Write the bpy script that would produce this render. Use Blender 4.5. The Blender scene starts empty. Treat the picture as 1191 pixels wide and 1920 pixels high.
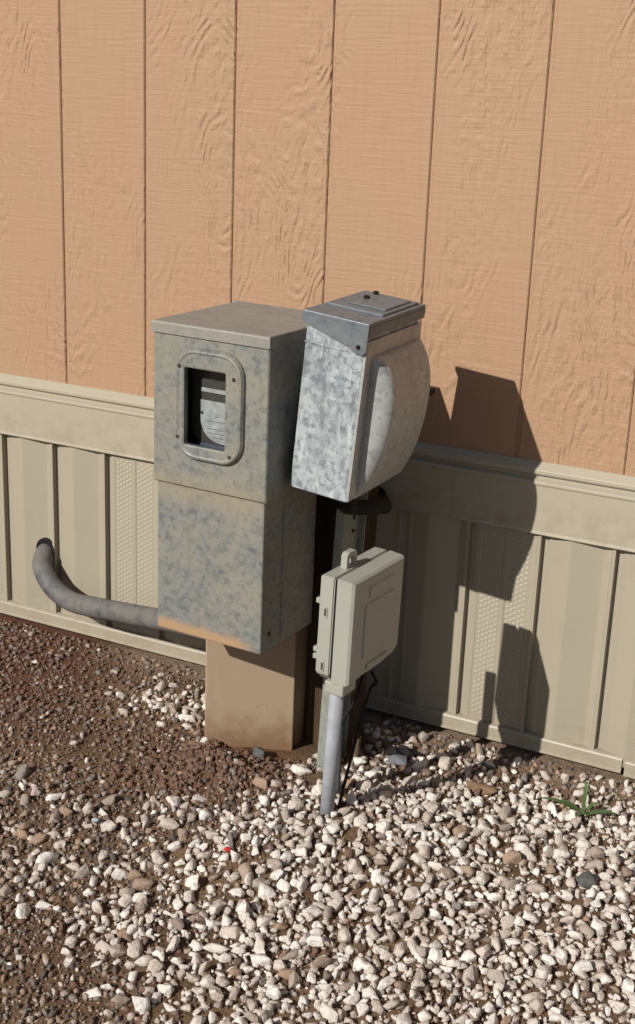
import bpy, bmesh, math, random
import numpy as np
from mathutils import Vector, Matrix, noise as mnoise

random.seed(7)
rng = np.random.default_rng(11)
scene = bpy.context.scene
COL = scene.collection

# ------------------------------------------------------------------ camera
CAM_POS = Vector((1.7609, -2.3011, 1.2208))
yaw, pitch, roll = 0.4616, 0.3134, 0.0401
FPX, IMW, IMH = 2531.43, 1191.0, 1920.0
fwd = Vector((-math.sin(yaw) * math.cos(pitch), math.cos(yaw) * math.cos(pitch), -math.sin(pitch)))
rt = Vector((math.cos(yaw), math.sin(yaw), 0))
up = rt.cross(fwd)
R_ = rt * math.cos(roll) + up * math.sin(roll)
U_ = -rt * math.sin(roll) + up * math.cos(roll)
cam_d = bpy.data.cameras.new('camera')
cam = bpy.data.objects.new('camera', cam_d)
COL.objects.link(cam)
M = Matrix((R_, U_, -fwd)).transposed().to_4x4()
M.translation = CAM_POS
cam.matrix_world = M
cam_d.sensor_fit = 'VERTICAL'
cam_d.sensor_height = 36.0
cam_d.lens = 36.0 * FPX / IMH
cam_d.clip_start = 0.05
cam_d.clip_end = 500
scene.camera = cam

# ------------------------------------------------------------------ light
SUN_TRAVEL = Vector((0.350, 1.0, -0.6646)).normalized()
SUN_DIR = -SUN_TRAVEL
elev = math.asin(SUN_DIR.z)
azim = math.atan2(SUN_DIR.x, SUN_DIR.y)
world = bpy.data.worlds.new('World')
scene.world = world
world.use_nodes = True
wn = world.node_tree
wn.nodes.clear()
wo = wn.nodes.new('ShaderNodeOutputWorld')
wb = wn.nodes.new('ShaderNodeBackground')
sky = wn.nodes.new('ShaderNodeTexSky')
sky.sky_type = 'NISHITA'
sky.sun_disc = False
sky.sun_elevation = elev
sky.sun_rotation = azim
sky.air_density = 0.8
sky.dust_density = 1.0
sky.ozone_density = 0.6
wb.inputs['Strength'].default_value = 0.05
wn.links.new(sky.outputs[0], wb.inputs[0])
wn.links.new(wb.outputs[0], wo.inputs[0])
sun_d = bpy.data.lights.new('sun', 'SUN')
sun_d.energy = 5.0
sun_d.angle = math.radians(0.5)
sun_d.color = (1.0, 0.955, 0.885)
sun = bpy.data.objects.new('sun', sun_d)
sun.rotation_euler = SUN_TRAVEL.to_track_quat('-Z', 'Y').to_euler()
sun.location = (-2, -6, 5)
COL.objects.link(sun)
scene.view_settings.view_transform = 'Standard'
scene.view_settings.look = 'None'
scene.view_settings.exposure = 0.0
scene.view_settings.gamma = 1.0
scene.view_settings.use_curve_mapping = False

# ------------------------------------------------------------------ helpers
def tag(o, label=None, cat=None, group=None, kind=None):
    if label: o['label'] = label
    if cat: o['category'] = cat
    if group: o['group'] = group
    if kind: o['kind'] = kind
    return o

def root(name, mat4, label, cat, group=None):
    o = bpy.data.objects.new(name, None)
    o.empty_display_size = 0.05
    COL.objects.link(o)
    o.matrix_world = mat4
    return tag(o, label, cat, group)

def obj(name, bm, mat, parent=None, smooth=False, normals=True):
    if normals:
        bmesh.ops.recalc_face_normals(bm, faces=bm.faces[:])
    me = bpy.data.meshes.new(name)
    bm.to_mesh(me)
    bm.free()
    if mat: me.materials.append(mat)
    if smooth:
        for p in me.polygons: p.use_smooth = True
    o = bpy.data.objects.new(name, me)
    COL.objects.link(o)
    if parent: o.parent = parent
    return o

def box(bm, x0, x1, y0, y1, z0, z1, bev=0.0, seg=2):
    vs = [bm.verts.new((x, y, z)) for x in (x0, x1) for y in (y0, y1) for z in (z0, z1)]
    f = [(0, 1, 3, 2), (4, 6, 7, 5), (0, 4, 5, 1), (2, 3, 7, 6), (0, 2, 6, 4), (1, 5, 7, 3)]
    fs = [bm.faces.new([vs[i] for i in q]) for q in f]
    if bev > 0:
        es = list({e for q in fs for e in q.edges})
        bmesh.ops.bevel(bm, geom=es, offset=bev, segments=seg, affect='EDGES', profile=0.5)
    return bm

def nb(): return bmesh.new()

def prism(bm, pts, axis, a, b, bev=0.0, seg=1):
    """extrude polygon pts (2D) along axis from a to b; axis 0: pts=(y,z); 1: (x,z); 2: (x,y)"""
    def mk(p, t):
        if axis == 0: return (t, p[0], p[1])
        if axis == 1: return (p[0], t, p[1])
        return (p[0], p[1], t)
    A = [bm.verts.new(mk(p, a)) for p in pts]
    B = [bm.verts.new(mk(p, b)) for p in pts]
    n = len(pts)
    fs = [bm.faces.new(A), bm.faces.new(B[::-1])]
    for i in range(n):
        fs.append(bm.faces.new((A[i], B[i], B[(i + 1) % n], A[(i + 1) % n])))
    if bev > 0:
        es = list({e for q in fs for e in q.edges})
        bmesh.ops.bevel(bm, geom=es, offset=bev, segments=seg, affect='EDGES')
    return bm

def ribbon(bm, prof, x0, x1, nx=1):
    """open profile (y,z) swept along x"""
    rows = []
    for i in range(nx + 1):
        x = x0 + (x1 - x0) * i / nx
        rows.append([bm.verts.new((x, y, z)) for y, z in prof])
    for i in range(nx):
        for j in range(len(prof) - 1):
            bm.faces.new((rows[i][j], rows[i + 1][j], rows[i + 1][j + 1], rows[i][j + 1]))
    return bm

def tube(bm, path, r, n=16, cap=True, jit=0.0):
    path = [Vector(p) for p in path]
    rs = r if isinstance(r, (list, tuple)) else [r] * len(path)
    rings = []
    ref = Vector((0, 0, 1))
    t0 = (path[1] - path[0]).normalized()
    if abs(t0.dot(ref)) > 0.9: ref = Vector((1, 0, 0))
    u = t0.cross(ref).normalized()
    for i, p in enumerate(path):
        a = path[max(i - 1, 0)]; b = path[min(i + 1, len(path) - 1)]
        t = (b - a).normalized()
        u = (u - t * u.dot(t)).normalized()
        v = t.cross(u)
        rings.append([bm.verts.new(p + (u * math.cos(2 * math.pi * k / n) + v * math.sin(2 * math.pi * k / n)) * rs[i] * (1 + jit * random.uniform(-1, 1))) for k in range(n)])
    for i in range(len(rings) - 1):
        for k in range(n):
            bm.faces.new((rings[i][k], rings[i][(k + 1) % n], rings[i + 1][(k + 1) % n], rings[i + 1][k]))
    if cap:
        bm.faces.new(rings[0][::-1]); bm.faces.new(rings[-1])
    return bm

def spline(pts, per=10):
    P = [Vector(p) for p in pts]
    P = [P[0] * 2 - P[1]] + P + [P[-1] * 2 - P[-2]]
    out = []
    for i in range(1, len(P) - 2):
        for k in range(per):
            t = k / per
            a, b, c, d = P[i - 1], P[i], P[i + 1], P[i + 2]
            out.append(0.5 * ((2 * b) + (c - a) * t + (2 * a - 5 * b + 4 * c - d) * t * t + (3 * b - a - 3 * c + d) * t ** 3))
    out.append(P[-2])
    return out

def rrect(cx, cz, w, h, r, n=6):
    pts = []
    for sx, sz, a0 in ((1, 1, 0), (-1, 1, 90), (-1, -1, 180), (1, -1, 270)):
        for k in range(n + 1):
            a = math.radians(a0 + 90 * k / n)
            pts.append((cx + sx * (w / 2 - r) + r * math.cos(a), cz + sz * (h / 2 - r) + r * math.sin(a)))
    return pts

def loft(bm, loops, close_last=False, close_first=False):
    """loops of 3D points with equal counts"""
    L = [[bm.verts.new(p) for p in lp] for lp in loops]
    n = len(L[0])
    for i in range(len(L) - 1):
        for k in range(n):
            bm.faces.new((L[i][k], L[i][(k + 1) % n], L[i + 1][(k + 1) % n], L[i + 1][k]))
    if close_first: bm.faces.new(L[0])
    if close_last: bm.faces.new(L[-1])
    return bm

def disc(bm, c, nrm, r, depth, n=12, bev=0.25):
    """small screw-head like stub along nrm from c"""
    c = Vector(c); nrm = Vector(nrm).normalized()
    tube(bm, [c, c + nrm * depth * (1 - bev), c + nrm * depth], [r, r, r * 0.75], n)
    return bm

# ------------------------------------------------------------------ node helpers
class NT:
    def __init__(s, name):
        s.m = bpy.data.materials.new(name)
        s.m.use_nodes = True
        s.t = s.m.node_tree
        s.t.nodes.clear()
        s.out = s.t.nodes.new('ShaderNodeOutputMaterial')
        s.b = s.t.nodes.new('ShaderNodeBsdfPrincipled')
        s.t.links.new(s.b.outputs[0], s.out.inputs[0])
    def n(s, typ, **kw):
        x = s.t.nodes.new(typ)
        for k, v in kw.items(): setattr(x, k, v)
        return x
    def l(s, a, b): s.t.links.new(a, b)
    def set(s, sock, v):
        if isinstance(v, bpy.types.NodeSocket): s.l(v, sock)
        else:
            if isinstance(v, tuple) and len(v) == 3 and sock.type == 'RGBA': v = (*v, 1)
            sock.default_value = v
    def coord(s, which='Object'): return s.n('ShaderNodeTexCoord').outputs[which]
    def mapping(s, vec, scale=(1, 1, 1), loc=(0, 0, 0), rot=(0, 0, 0)):
        x = s.n('ShaderNodeMapping')
        s.l(vec, x.inputs[0]); s.set(x.inputs['Location'], loc); s.set(x.inputs['Scale'], scale); s.set(x.inputs['Rotation'], rot)
        return x.outputs[0]
    def noise(s, vec, scale, detail=4, rough=0.55, dist=0.0):
        x = s.n('ShaderNodeTexNoise')
        s.l(vec, x.inputs['Vector'])
        s.set(x.inputs['Scale'], scale); s.set(x.inputs['Detail'], detail); s.set(x.inputs['Roughness'], rough); s.set(x.inputs['Distortion'], dist)
        return x.outputs[0]
    def voro(s, vec, scale, feature='F1', out='Color'):
        x = s.n('ShaderNodeTexVoronoi', feature=feature)
        s.l(vec, x.inputs['Vector']); s.set(x.inputs['Scale'], scale)
        return x.outputs[out]
    def math(s, op, a, b=0.0, c=0.0, clamp=False):
        x = s.n('ShaderNodeMath', operation=op, use_clamp=clamp)
        s.set(x.inputs[0], a); s.set(x.inputs[1], b); s.set(x.inputs[2], c)
        return x.outputs[0]
    def mix(s, f, a, b, mode='MIX'):
        x = s.n('ShaderNodeMix', data_type='RGBA', blend_type=mode)
        s.set(x.inputs[0], f); s.set(x.inputs[6], a); s.set(x.inputs[7], b)
        return x.outputs[2]
    def ramp(s, f, stops, interp='LINEAR'):
        x = s.n('ShaderNodeValToRGB')
        x.color_ramp.interpolation = interp
        e = x.color_ramp.elements
        while len(e) < len(stops): e.new(0.5)
        for i, (p, c) in enumerate(stops):
            e[i].position = p
            e[i].color = (*c, 1) if isinstance(c, tuple) else (c, c, c, 1)
        s.l(f, x.inputs[0])
        return x.outputs[0]
    def step(s, f, a, b):
        x = s.n('ShaderNodeMapRange', interpolation_type='SMOOTHSTEP')
        s.set(x.inputs[0], f); s.set(x.inputs[1], a); s.set(x.inputs[2], b)
        return x.outputs[0]
    def sep(s, vec):
        x = s.n('ShaderNodeSeparateXYZ'); s.l(vec, x.inputs[0]); return x.outputs
    def bump(s, h, strength, dist, normal=None):
        x = s.n('ShaderNodeBump')
        s.l(h, x.inputs['Height']); s.set(x.inputs['Strength'], strength); s.set(x.inputs['Distance'], dist)
        if normal: s.l(normal, x.inputs['Normal'])
        return x.outputs[0]
    def fin(s, col, rough=0.6, metal=0.0, normal=None, spec=0.5):
        s.set(s.b.inputs['Base Color'], col); s.set(s.b.inputs['Roughness'], rough); s.set(s.b.inputs['Metallic'], metal)
        s.set(s.b.inputs['Specular IOR Level'], spec)
        if normal: s.l(normal, s.b.inputs['Normal'])
        return s.m

# ------------------------------------------------------------------ materials
def mat_siding():
    t = NT('siding_paint')
    co = t.coord()
    info = t.n('ShaderNodeObjectInfo')
    rnd = info.outputs['Random']
    off = t.n('ShaderNodeCombineXYZ')
    t.l(t.math('MULTIPLY', rnd, 37.0), off.inputs[0]); t.l(t.math('MULTIPLY', rnd, 91.0), off.inputs[2])
    add = t.n('ShaderNodeVectorMath', operation='ADD'); t.l(co, add.inputs[0]); t.l(off.outputs[0], add.inputs[1])
    v = add.outputs[0]
    # embossed cathedral grain: contour lines of a stretched noise
    f1 = t.noise(t.mapping(v, (6.5, 1, 3.0), rot=(0, math.radians(24), 0)), 1.0, 1.5, 0.4)
    rip = t.noise(t.mapping(v, (30, 1, 18)), 1.0, 2.0, 0.5)
    ph = t.math('ADD', t.math('MULTIPLY', f1, 150.0), t.math('MULTIPLY', rip, 7.0))
    rings = t.math('SINE', ph)
    patch = t.step(t.noise(t.mapping(v, (4.0, 1, 1.7)), 1.0, 2, 0.5), 0.40, 0.60)
    brk = t.math('MULTIPLY', t.step(t.noise(t.mapping(v, (55, 1, 30)), 1.0, 2, 0.5), 0.40, 0.62), t.step(t.noise(t.mapping(v, (130, 1, 60)), 1.0, 2, 0.5), 0.25, 0.5))
    h1 = t.math('MULTIPLY', t.math('MULTIPLY', rings, patch), brk)
    fib = t.noise(t.mapping(v, (260, 1, 9)), 1.0, 3, 0.6)
    hor = t.noise(t.mapping(v, (12, 1, 175)), 1.0, 2, 0.5)
    h = t.math('ADD', t.math('MULTIPLY', h1, 0.78), t.math('ADD', t.math('MULTIPLY', fib, 0.62), t.math('MULTIPLY', hor, 0.55)))
    nrm = t.bump(h, 0.95, 0.0019)
    big = t.noise(v, 2.6, 3, 0.5)
    fine = t.noise(t.mapping(v, (90, 1, 12)), 1.0, 3, 0.6)
    col = t.mix(t.step(big, 0.3, 0.7), (0.368, 0.224, 0.137), (0.358, 0.227, 0.135))
    col = t.mix(t.math('MULTIPLY', t.step(fine, 0.45, 0.8), 0.18), col, (0.24, 0.145, 0.085))
    return t.fin(col, 0.62, 0, nrm, 0.35)

def mat_vinyl(name, c0, c1, rough=0.42, grain=1.0):
    t = NT(name)
    co = t.coord()
    n1 = t.noise(co, 6.0, 3, 0.5)
    st = t.noise(t.mapping(co, (40, 40, 3)), 1.0, 3, 0.6)
    col = t.mix(n1, c0, c1)
    z = t.sep(co)[2]
    dirt = t.math('MULTIPLY', t.step(t.noise(co, 22, 5, 0.65), 0.5, 0.75), 0.10)
    col = t.mix(dirt, col, (0.19, 0.15, 0.10))
    low = t.math('MULTIPLY', t.math('SUBTRACT', 1.0, t.step(z, 0.0, 0.12)), t.step(t.noise(co, 30, 5, 0.7), 0.35, 0.7))
    col = t.mix(t.math('MULTIPLY', low, 0.35), col, (0.22, 0.15, 0.095))
    nrm = t.bump(st, 0.12 * grain, 0.001)
    return t.fin(col, rough, 0, nrm, 0.4)

def mat_galv(name, zinc, light, dust, dustamt=0.5, rough=0.5, metal=0.3, stain=None, spang=90.0, scratch=False, drip=True, fs=38.0):
    t = NT(name)
    co = t.coord()
    big = t.noise(co, 13.0, 8, 0.70, 0.3)
    med = t.noise(t.mapping(co, (1, 1, 1), loc=(3, 5, 1)), fs, 6, 0.7)
    sp = t.sep(t.voro(t.mapping(co, (1, 1, 1)), spang))[0]
    col = t.mix(t.step(sp, 0.1, 0.9), zinc, light)
    col = t.mix(t.step(med, 0.34, 0.70), col, light)
    gr = t.noise(co, 260.0, 3, 0.7)
    col = t.mix(t.math('MULTIPLY', t.step(gr, 0.52, 0.70), 0.45), col, zinc)
    dm = t.math('MULTIPLY', t.step(t.math('ADD', t.math('MULTIPLY', big, 0.75), t.math('MULTIPLY', med, 0.3)), 0.36, 0.72), dustamt)
    col = t.mix(dm, col, dust)
    if drip:
        dr = t.step(t.noise(t.mapping(co, (55, 55, 4)), 1.0, 4, 0.6), 0.55, 0.75)
        col = t.mix(t.math('MULTIPLY', dr, 0.18), col, zinc)
    speck = t.step(t.noise(co, 170.0, 2, 0.5), 0.66, 0.74)
    col = t.mix(t.math('MULTIPLY', speck, 0.6), col, (0.09, 0.085, 0.075))
    if scratch:
        w = t.noise(t.mapping(co, (95, 95, 13), rot=(0, math.radians(38), 0)), 1.0, 2, 0.5)
        col = t.mix(t.math('MULTIPLY', t.step(w, 0.6, 0.68), 0.6), col, (0.17, 0.18, 0.19))
        X = t.sep(co)
        pat = t.math('MULTIPLY', t.step(t.noise(co, 24.0, 5, 0.65), 0.44, 0.6), t.math('SUBTRACT', 1.0, t.step(t.math('ABSOLUTE', t.math('SUBTRACT', X[2], 0.215)), 0.02, 0.055)))
        pat2 = t.step(t.noise(t.mapping(co, (1, 1, 0.7), loc=(4, 1, 9)), 17.0, 6, 0.7), 0.50, 0.64)
        pat = t.math('MAXIMUM', pat, t.math('MULTIPLY', pat2, 0.55))
        col = t.mix(t.math('MULTIPLY', pat, 0.85), col, (0.155, 0.178, 0.198))
        w2 = t.noise(t.mapping(co, (120, 120, 16), loc=(7, 2, 3), rot=(0, math.radians(38), 0)), 1.0, 2, 0.5)
        col = t.mix(t.math('MULTIPLY', t.step(w2, 0.62, 0.70), 0.7), col, (0.58, 0.61, 0.62))
    if stain == 'pedestal':
        X = t.sep(co)
        wob = t.math('MULTIPLY', t.math('SUBTRACT', t.noise(t.mapping(co, (22, 22, 22)), 1.0, 4, 0.6), 0.5), 0.035)
        zz = t.math('ADD', X[2], wob)
        low = t.math('SUBTRACT', 1.0, t.step(zz, 0.302, 0.317))
        low = t.math('MULTIPLY', low, t.step(X[0], 0.11, 0.055))
        col = t.mix(t.math('MULTIPLY', low, 0.9), col, (0.40, 0.255, 0.14))
        seam = t.math('MULTIPLY', t.step(zz, 0.515, 0.55), t.math('SUBTRACT', 1.0, t.step(X[2], 0.556, 0.60)))
        col = t.mix(t.math('MULTIPLY', seam, 0.38), col, (0.32, 0.255, 0.155))
    bmp = t.math('ADD', t.math('MULTIPLY', med, 0.6), t.math('MULTIPLY', sp, 0.15))
    nrm = t.bump(bmp, 0.25, 0.0012)
    rg = t.math('ADD', t.math('MULTIPLY', dm, 0.25), rough)
    return t.fin(col, rg, metal, nrm, 0.4)

def mat_flat(name, c, rough=0.5, metal=0.0, var=0.25, sc=30.0, spec=0.4):
    t = NT(name)
    co = t.coord()
    n = t.noise(co, sc, 5, 0.65)
    d = tuple(x * (1 - var) for x in c)
    col = t.mix(t.step(n, 0.3, 0.7), d, c)
    return t.fin(col, rough, metal, t.bump(n, 0.15, 0.001), spec)

def mat_base():
    t = NT('painted_base_metal')
    co = t.coord(); X = t.sep(co)
    n = t.noise(co, 30.0, 6, 0.65)
    n2 = t.noise(t.mapping(co, (60, 60, 9)), 1.0, 4, 0.6)
    col = t.mix(n2, (0.335, 0.248, 0.168), (0.375, 0.283, 0.196))
    m = t.math('SUBTRACT', 1.0, t.step(t.math('ADD', X[2], t.math('MULTIPLY', t.math('SUBTRACT', n, 0.5), 0.13)), -0.01, 0.085))
    col = t.mix(t.math('MULTIPLY', m, 0.9), col, (0.20, 0.112, 0.06))
    sp = t.step(t.noise(co, 120, 3, 0.6), 0.6, 0.72)
    m2 = t.math('SUBTRACT', 1.0, t.step(X[2], 0.04, 0.13))
    col = t.mix(t.math('MULTIPLY', sp, t.math('MULTIPLY', m2, 0.7)), col, (0.17, 0.095, 0.05))
    return t.fin(col, 0.7, 0, t.bump(n, 0.2, 0.001), 0.3)

def mat_wood():
    t = NT('weathered_post_wood')
    co = t.coord()
    g = t.noise(t.mapping(co, (80, 80, 5)), 1.0, 5, 0.65, 0.6)
    col = t.ramp(g, [(0.25, (0.028, 0.018, 0.011)), (0.55, (0.062, 0.038, 0.023)), (0.8, (0.10, 0.063, 0.039))])
    return t.fin(col, 0.8, 0, t.bump(g, 0.5, 0.002), 0.2)

def mat_ground():
    t = NT('soil')
    co = t.coord(); X = t.sep(co)
    n1 = t.noise(co, 5.0, 5, 0.6)
    n2 = t.noise(co, 60.0, 6, 0.7)
    n3 = t.noise(co, 260.0, 3, 0.6)
    brown = t.mix(t.step(n1, 0.35, 0.65), (0.125, 0.078, 0.045), (0.19, 0.125, 0.072))
    red = (0.128, 0.060, 0.037)
    mr = t.math('MULTIPLY', t.math('SUBTRACT', 1.0, t.step(t.math('ADD', X[0], t.math('MULTIPLY', n1, 0.3)), 0.2, 0.55)), t.step(X[1], -0.75, -0.35))
    col = t.mix(mr, brown, red)
    # pale compacted strip along the skirting
    my = t.math('ADD', X[1], t.math('MULTIPLY', t.math('SUBTRACT', t.noise(co, 9.0, 4, 0.6), 0.5), 0.12))
    strip = t.math('MULTIPLY', t.step(my, -0.12, -0.05), t.step(X[0], 0.05, 0.2))
    col = t.mix(t.math('MULTIPLY', strip, 0.8), col, (0.27, 0.195, 0.135))
    # damp rust-brown dirt around the pedestal base
    dv = t.n('ShaderNodeVectorMath', operation='DISTANCE'); t.l(co, dv.inputs[0]); dv.inputs[1].default_value = (0.62, -0.38, 0)
    dmp = t.math('SUBTRACT', 1.0, t.step(t.math('ADD', dv.outputs['Value'], t.math('MULTIPLY', n1, 0.12)), 0.10, 0.26))
    col = t.mix(t.math('MULTIPLY', dmp, 0.7), col, (0.168, 0.082, 0.042))
    col = t.mix(t.math('MULTIPLY', t.step(n2, 0.45, 0.7), 0.5), col, (0.075, 0.045, 0.028))
    col = t.mix(t.math('MULTIPLY', t.step(n3, 0.62, 0.72), 0.55), col, (0.36, 0.28, 0.21))
    # far away the loose gravel cover reads only as speckle
    far = t.n('ShaderNodeVectorMath', operation='DISTANCE'); t.l(co, far.inputs[0]); far.inputs[1].default_value = (0.8, -0.7, 0)
    fm = t.step(far.outputs['Value'], 1.4, 1.9)
    vr = t.sep(t.voro(co, 45.0))[0]
    fcol = t.ramp(vr, [(0.0, (0.12, 0.08, 0.055)), (0.4, (0.30, 0.24, 0.19)), (1.0, (0.5, 0.43, 0.37))])
    col = t.mix(fm, col, fcol)
    h = t.math('ADD', t.math('MULTIPLY', n2, 0.7), t.math('MULTIPLY', n3, 0.4))
    return t.fin(col, 0.95, 0, t.bump(h, 0.9, 0.010), 0.15)

WHITE_RAMP = [(0.0, (0.74, 0.70, 0.65)), (0.28, (0.63, 0.575, 0.515)), (0.48, (0.52, 0.445, 0.385)), (0.62, (0.39, 0.335, 0.285)),
              (0.72, (0.33, 0.27, 0.22)), (0.80, (0.34, 0.225, 0.15)), (0.88, (0.21, 0.195, 0.18)), (0.95, (0.15, 0.080, 0.050)), (1.0, (0.08, 0.08, 0.08))]
def mat_stone(name, attr):
    t = NT(name)
    co = t.coord()
    if attr:
        a = t.n('ShaderNodeAttribute', attribute_name='tone'); tone = a.outputs['Fac']
    else:
        tone = t.math('MULTIPLY', t.math('POWER', t.n('ShaderNodeObjectInfo').outputs['Random'], 1.6), 0.88)
    col = t.ramp(tone, WHITE_RAMP)
    sc = 1.0 if attr else 0.009     # single stones share unit-size meshes
    n = t.noise(co, 130.0 * sc, 5, 0.65)
    n2 = t.noise(co, 420.0 * sc, 3, 0.6)
    col = t.mix(t.math('MULTIPLY', t.step(n, 0.45, 0.72), 0.5), col, (0.25, 0.175, 0.12))
    col = t.mix(t.math('MULTIPLY', t.step(n2, 0.55, 0.75), 0.25), col, (0.75, 0.70, 0.64))
    return t.fin(col, 0.9, 0, t.bump(n, 0.9, 0.005), 0.2)

def mat_leaf():
    t = NT('weed_leaf')
    n = t.noise(t.coord(), 60, 3)
    return t.fin(t.mix(n, (0.045, 0.085, 0.025), (0.09, 0.14, 0.045)), 0.5, 0, None, 0.4)

SIDING = mat_siding()
TRIM = mat_vinyl('trim_vinyl', (0.355, 0.320, 0.244), (0.375, 0.338, 0.260), 0.34, 0.5)
SKIRT = mat_vinyl('skirting_vinyl', (0.322, 0.288, 0.218), (0.340, 0.306, 0.234), 0.42)
PED = mat_galv('pedestal_galvanised', (0.092, 0.106, 0.116), (0.195, 0.207, 0.204), (0.275, 0.248, 0.180), 0.72, 0.5, 0.15, 'pedestal', 120, False, True, 75.0)
PEDLID = mat_galv('pedestal_lid_galvanised', (0.19, 0.19, 0.18), (0.25, 0.245, 0.225), (0.285, 0.255, 0.21), 0.9, 0.55, 0.2, None, 60)
DIS = mat_galv('disconnect_galvanised', (0.135, 0.162, 0.185), (0.46, 0.515, 0.545), (0.40, 0.43, 0.43), 0.4, 0.42, 0.25, None, 120, True, True, 95.0)
DISLID = mat_galv('disconnect_lid_galvanised', (0.095, 0.12, 0.145), (0.155, 0.185, 0.21), (0.21, 0.205, 0.195), 0.5, 0.45, 0.3, None, 90)
DOME = mat_galv('disconnect_door_galvanised', (0.27, 0.29, 0.295), (0.42, 0.445, 0.45), (0.34, 0.31, 0.265), 0.5, 0.4, 0.25, None, 100)
STRUT = mat_galv('post_galvanised', (0.20, 0.215, 0.20), (0.28, 0.30, 0.275), (0.29, 0.27, 0.215), 0.6, 0.55, 0.25, None, 120)
BASE = mat_base()
WOOD = mat_wood()
NIDM = mat_flat('telecom_grey_plastic', (0.325, 0.328, 0.282), 0.45, 0, 0.08, 14)
PVC = mat_flat('pvc_grey', (0.31, 0.325, 0.355), 0.62, 0, 0.25, 30)
PVCD = mat_galv('conduit_dusty_pvc', (0.055, 0.058, 0.063), (0.115, 0.115, 0.118), (0.165, 0.146, 0.125), 0.85, 0.6, 0.0, None, 50)
BLACK = mat_flat('black_rubber', (0.014, 0.012, 0.012), 0.75, 0, 0.3, 40, 0.2)
DARKIN = mat_flat('dark_interior_metal', (0.07, 0.07, 0.075), 0.6, 0.2, 0.4, 20)
SCREW = mat_flat('rusty_screw', (0.10, 0.075, 0.055), 0.55, 0.6, 0.4, 200)
METER = mat_flat('meter_face_pale', (0.31, 0.335, 0.335), 0.4, 0, 0.45, 55)
METERL = mat_flat('meter_print_grey', (0.15, 0.17, 0.18), 0.5, 0, 0.4, 80)
METERD = mat_flat('meter_dark_window', (0.05, 0.05, 0.045), 0.25, 0, 0.2, 40)
METERB = mat_flat('meter_blue_rim', (0.06, 0.075, 0.10), 0.4, 0, 0.2, 40)
GROUND = mat_ground()
STONE = mat_stone('pale_stone', False)
GRAV = mat_stone('gravel_mix', True)
LEAF = mat_leaf()
RED = mat_flat('red_plastic', (0.55, 0.04, 0.03), 0.35, 0, 0.3, 90)
BLUE = mat_flat('pale_blue_scrap', (0.42, 0.55, 0.60), 0.4, 0, 0.3, 90)
TWIG = mat_flat('dry_twig', (0.30, 0.23, 0.16), 0.8, 0, 0.4, 90)
RUST = mat_flat('rusty_pipe', (0.20, 0.135, 0.09), 0.75, 0.1, 0.45, 60)
BLUESTONE = mat_flat('blue_grey_stone', (0.16, 0.17, 0.19), 0.8, 0, 0.3, 70)
DARKSTONE = mat_flat('dark_grey_stone', (0.10, 0.10, 0.095), 0.85, 0, 0.35, 70)
BROWNSTONE = mat_flat('brown_stone', (0.22, 0.14, 0.08), 0.9, 0, 0.35, 70)

# ------------------------------------------------------------------ ground
def fbm(x, y, s, o=3):
    return sum(mnoise.noise((x * s * 2 ** k, y * s * 2 ** k, 3.7 + k)) / 2 ** k for k in range(o))

def bumpz(x, y, cx, cy, r, h):
    return h * math.exp(-((x - cx) ** 2 + (y - cy) ** 2) / (r * r))

def gz(x, y):
    z = -0.012
    near = max(0.0, 1 - max(abs(x - 0.8) / 4, abs(y + 0.7) / 4))
    k = min(1.0, max(0.0, (-y - 0.03) / 0.12))       # flat beside the wall
    z += near * (0.25 + 0.75 * k) * (0.007 * fbm(x, y, 4.0) + 0.003 * fbm(x + 9, y, 22.0, 2))
    z += bumpz(x, y, 0.93, -0.50, 0.22, 0.042)
    m = bumpz(x, y, 0.61, -0.365, 0.085, 1.0)
    z += m * (0.024 + 0.014 * fbm(x + 3, y, 30.0, 3))
    z += bumpz(x, y, 0.40, -0.19, 0.10, 0.010)
    z -= bumpz(x, y, 0.52, -0.53, 0.08, 0.006)
    if y > 0.02: z = min(z, -0.012)
    return z

def axis(lo, hi, step, far):
    a = list(np.arange(lo, hi + 1e-6, step))
    d, x = step, a[-1]
    while x < far:
        d *= 1.35; x += d; a.append(x)
    d, x = step, a[0]
    pre = []
    while x > -far:
        d *= 1.35; x -= d; pre.append(x)
    return pre[::-1] + a

xs = axis(-0.5, 2.1, 0.011, 60.0)
ys = axis(-1.5, 0.06, 0.011, 60.0)
nx, ny = len(xs), len(ys)
gv = np.array([(x, y, gz(x, y)) for y in ys for x in xs])
gf = [(j * nx + i, j * nx + i + 1, (j + 1) * nx + i + 1, (j + 1) * nx + i) for j in range(ny - 1) for i in range(nx - 1)]
gm = bpy.data.meshes.new('ground')
gm.from_pydata(gv.tolist(), [], gf)
gm.polygons.foreach_set('use_smooth', [True] * len(gm.polygons))
gm.materials.append(GROUND)
ground = bpy.data.objects.new('ground', gm)
COL.objects.link(ground)
tag(ground, 'brown soil ground in front of the house skirting', 'ground', kind='structure')

# ------------------------------------------------------------------ house wall
WX0, WX1 = -2.6, 4.2
PITCH, OFF = 0.2032, 0.0025
Z_S0, Z_S1 = 0.556, 2.75
house = root('house_wall', Matrix.Translation((0.8, 0.05, 0.0)), 'tan wood grain house wall of vertical grooved siding boards above the beige trim', 'wall')
HL = Vector((0.8, 0.05, 0.0))
bm = nb(); box(bm, WX0 - HL.x, WX1 - HL.x, 0.0042 - HL.y, 0.16 - HL.y, 0.02, Z_S1)
obj('backing_sheet', bm, SIDING, house)
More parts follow.
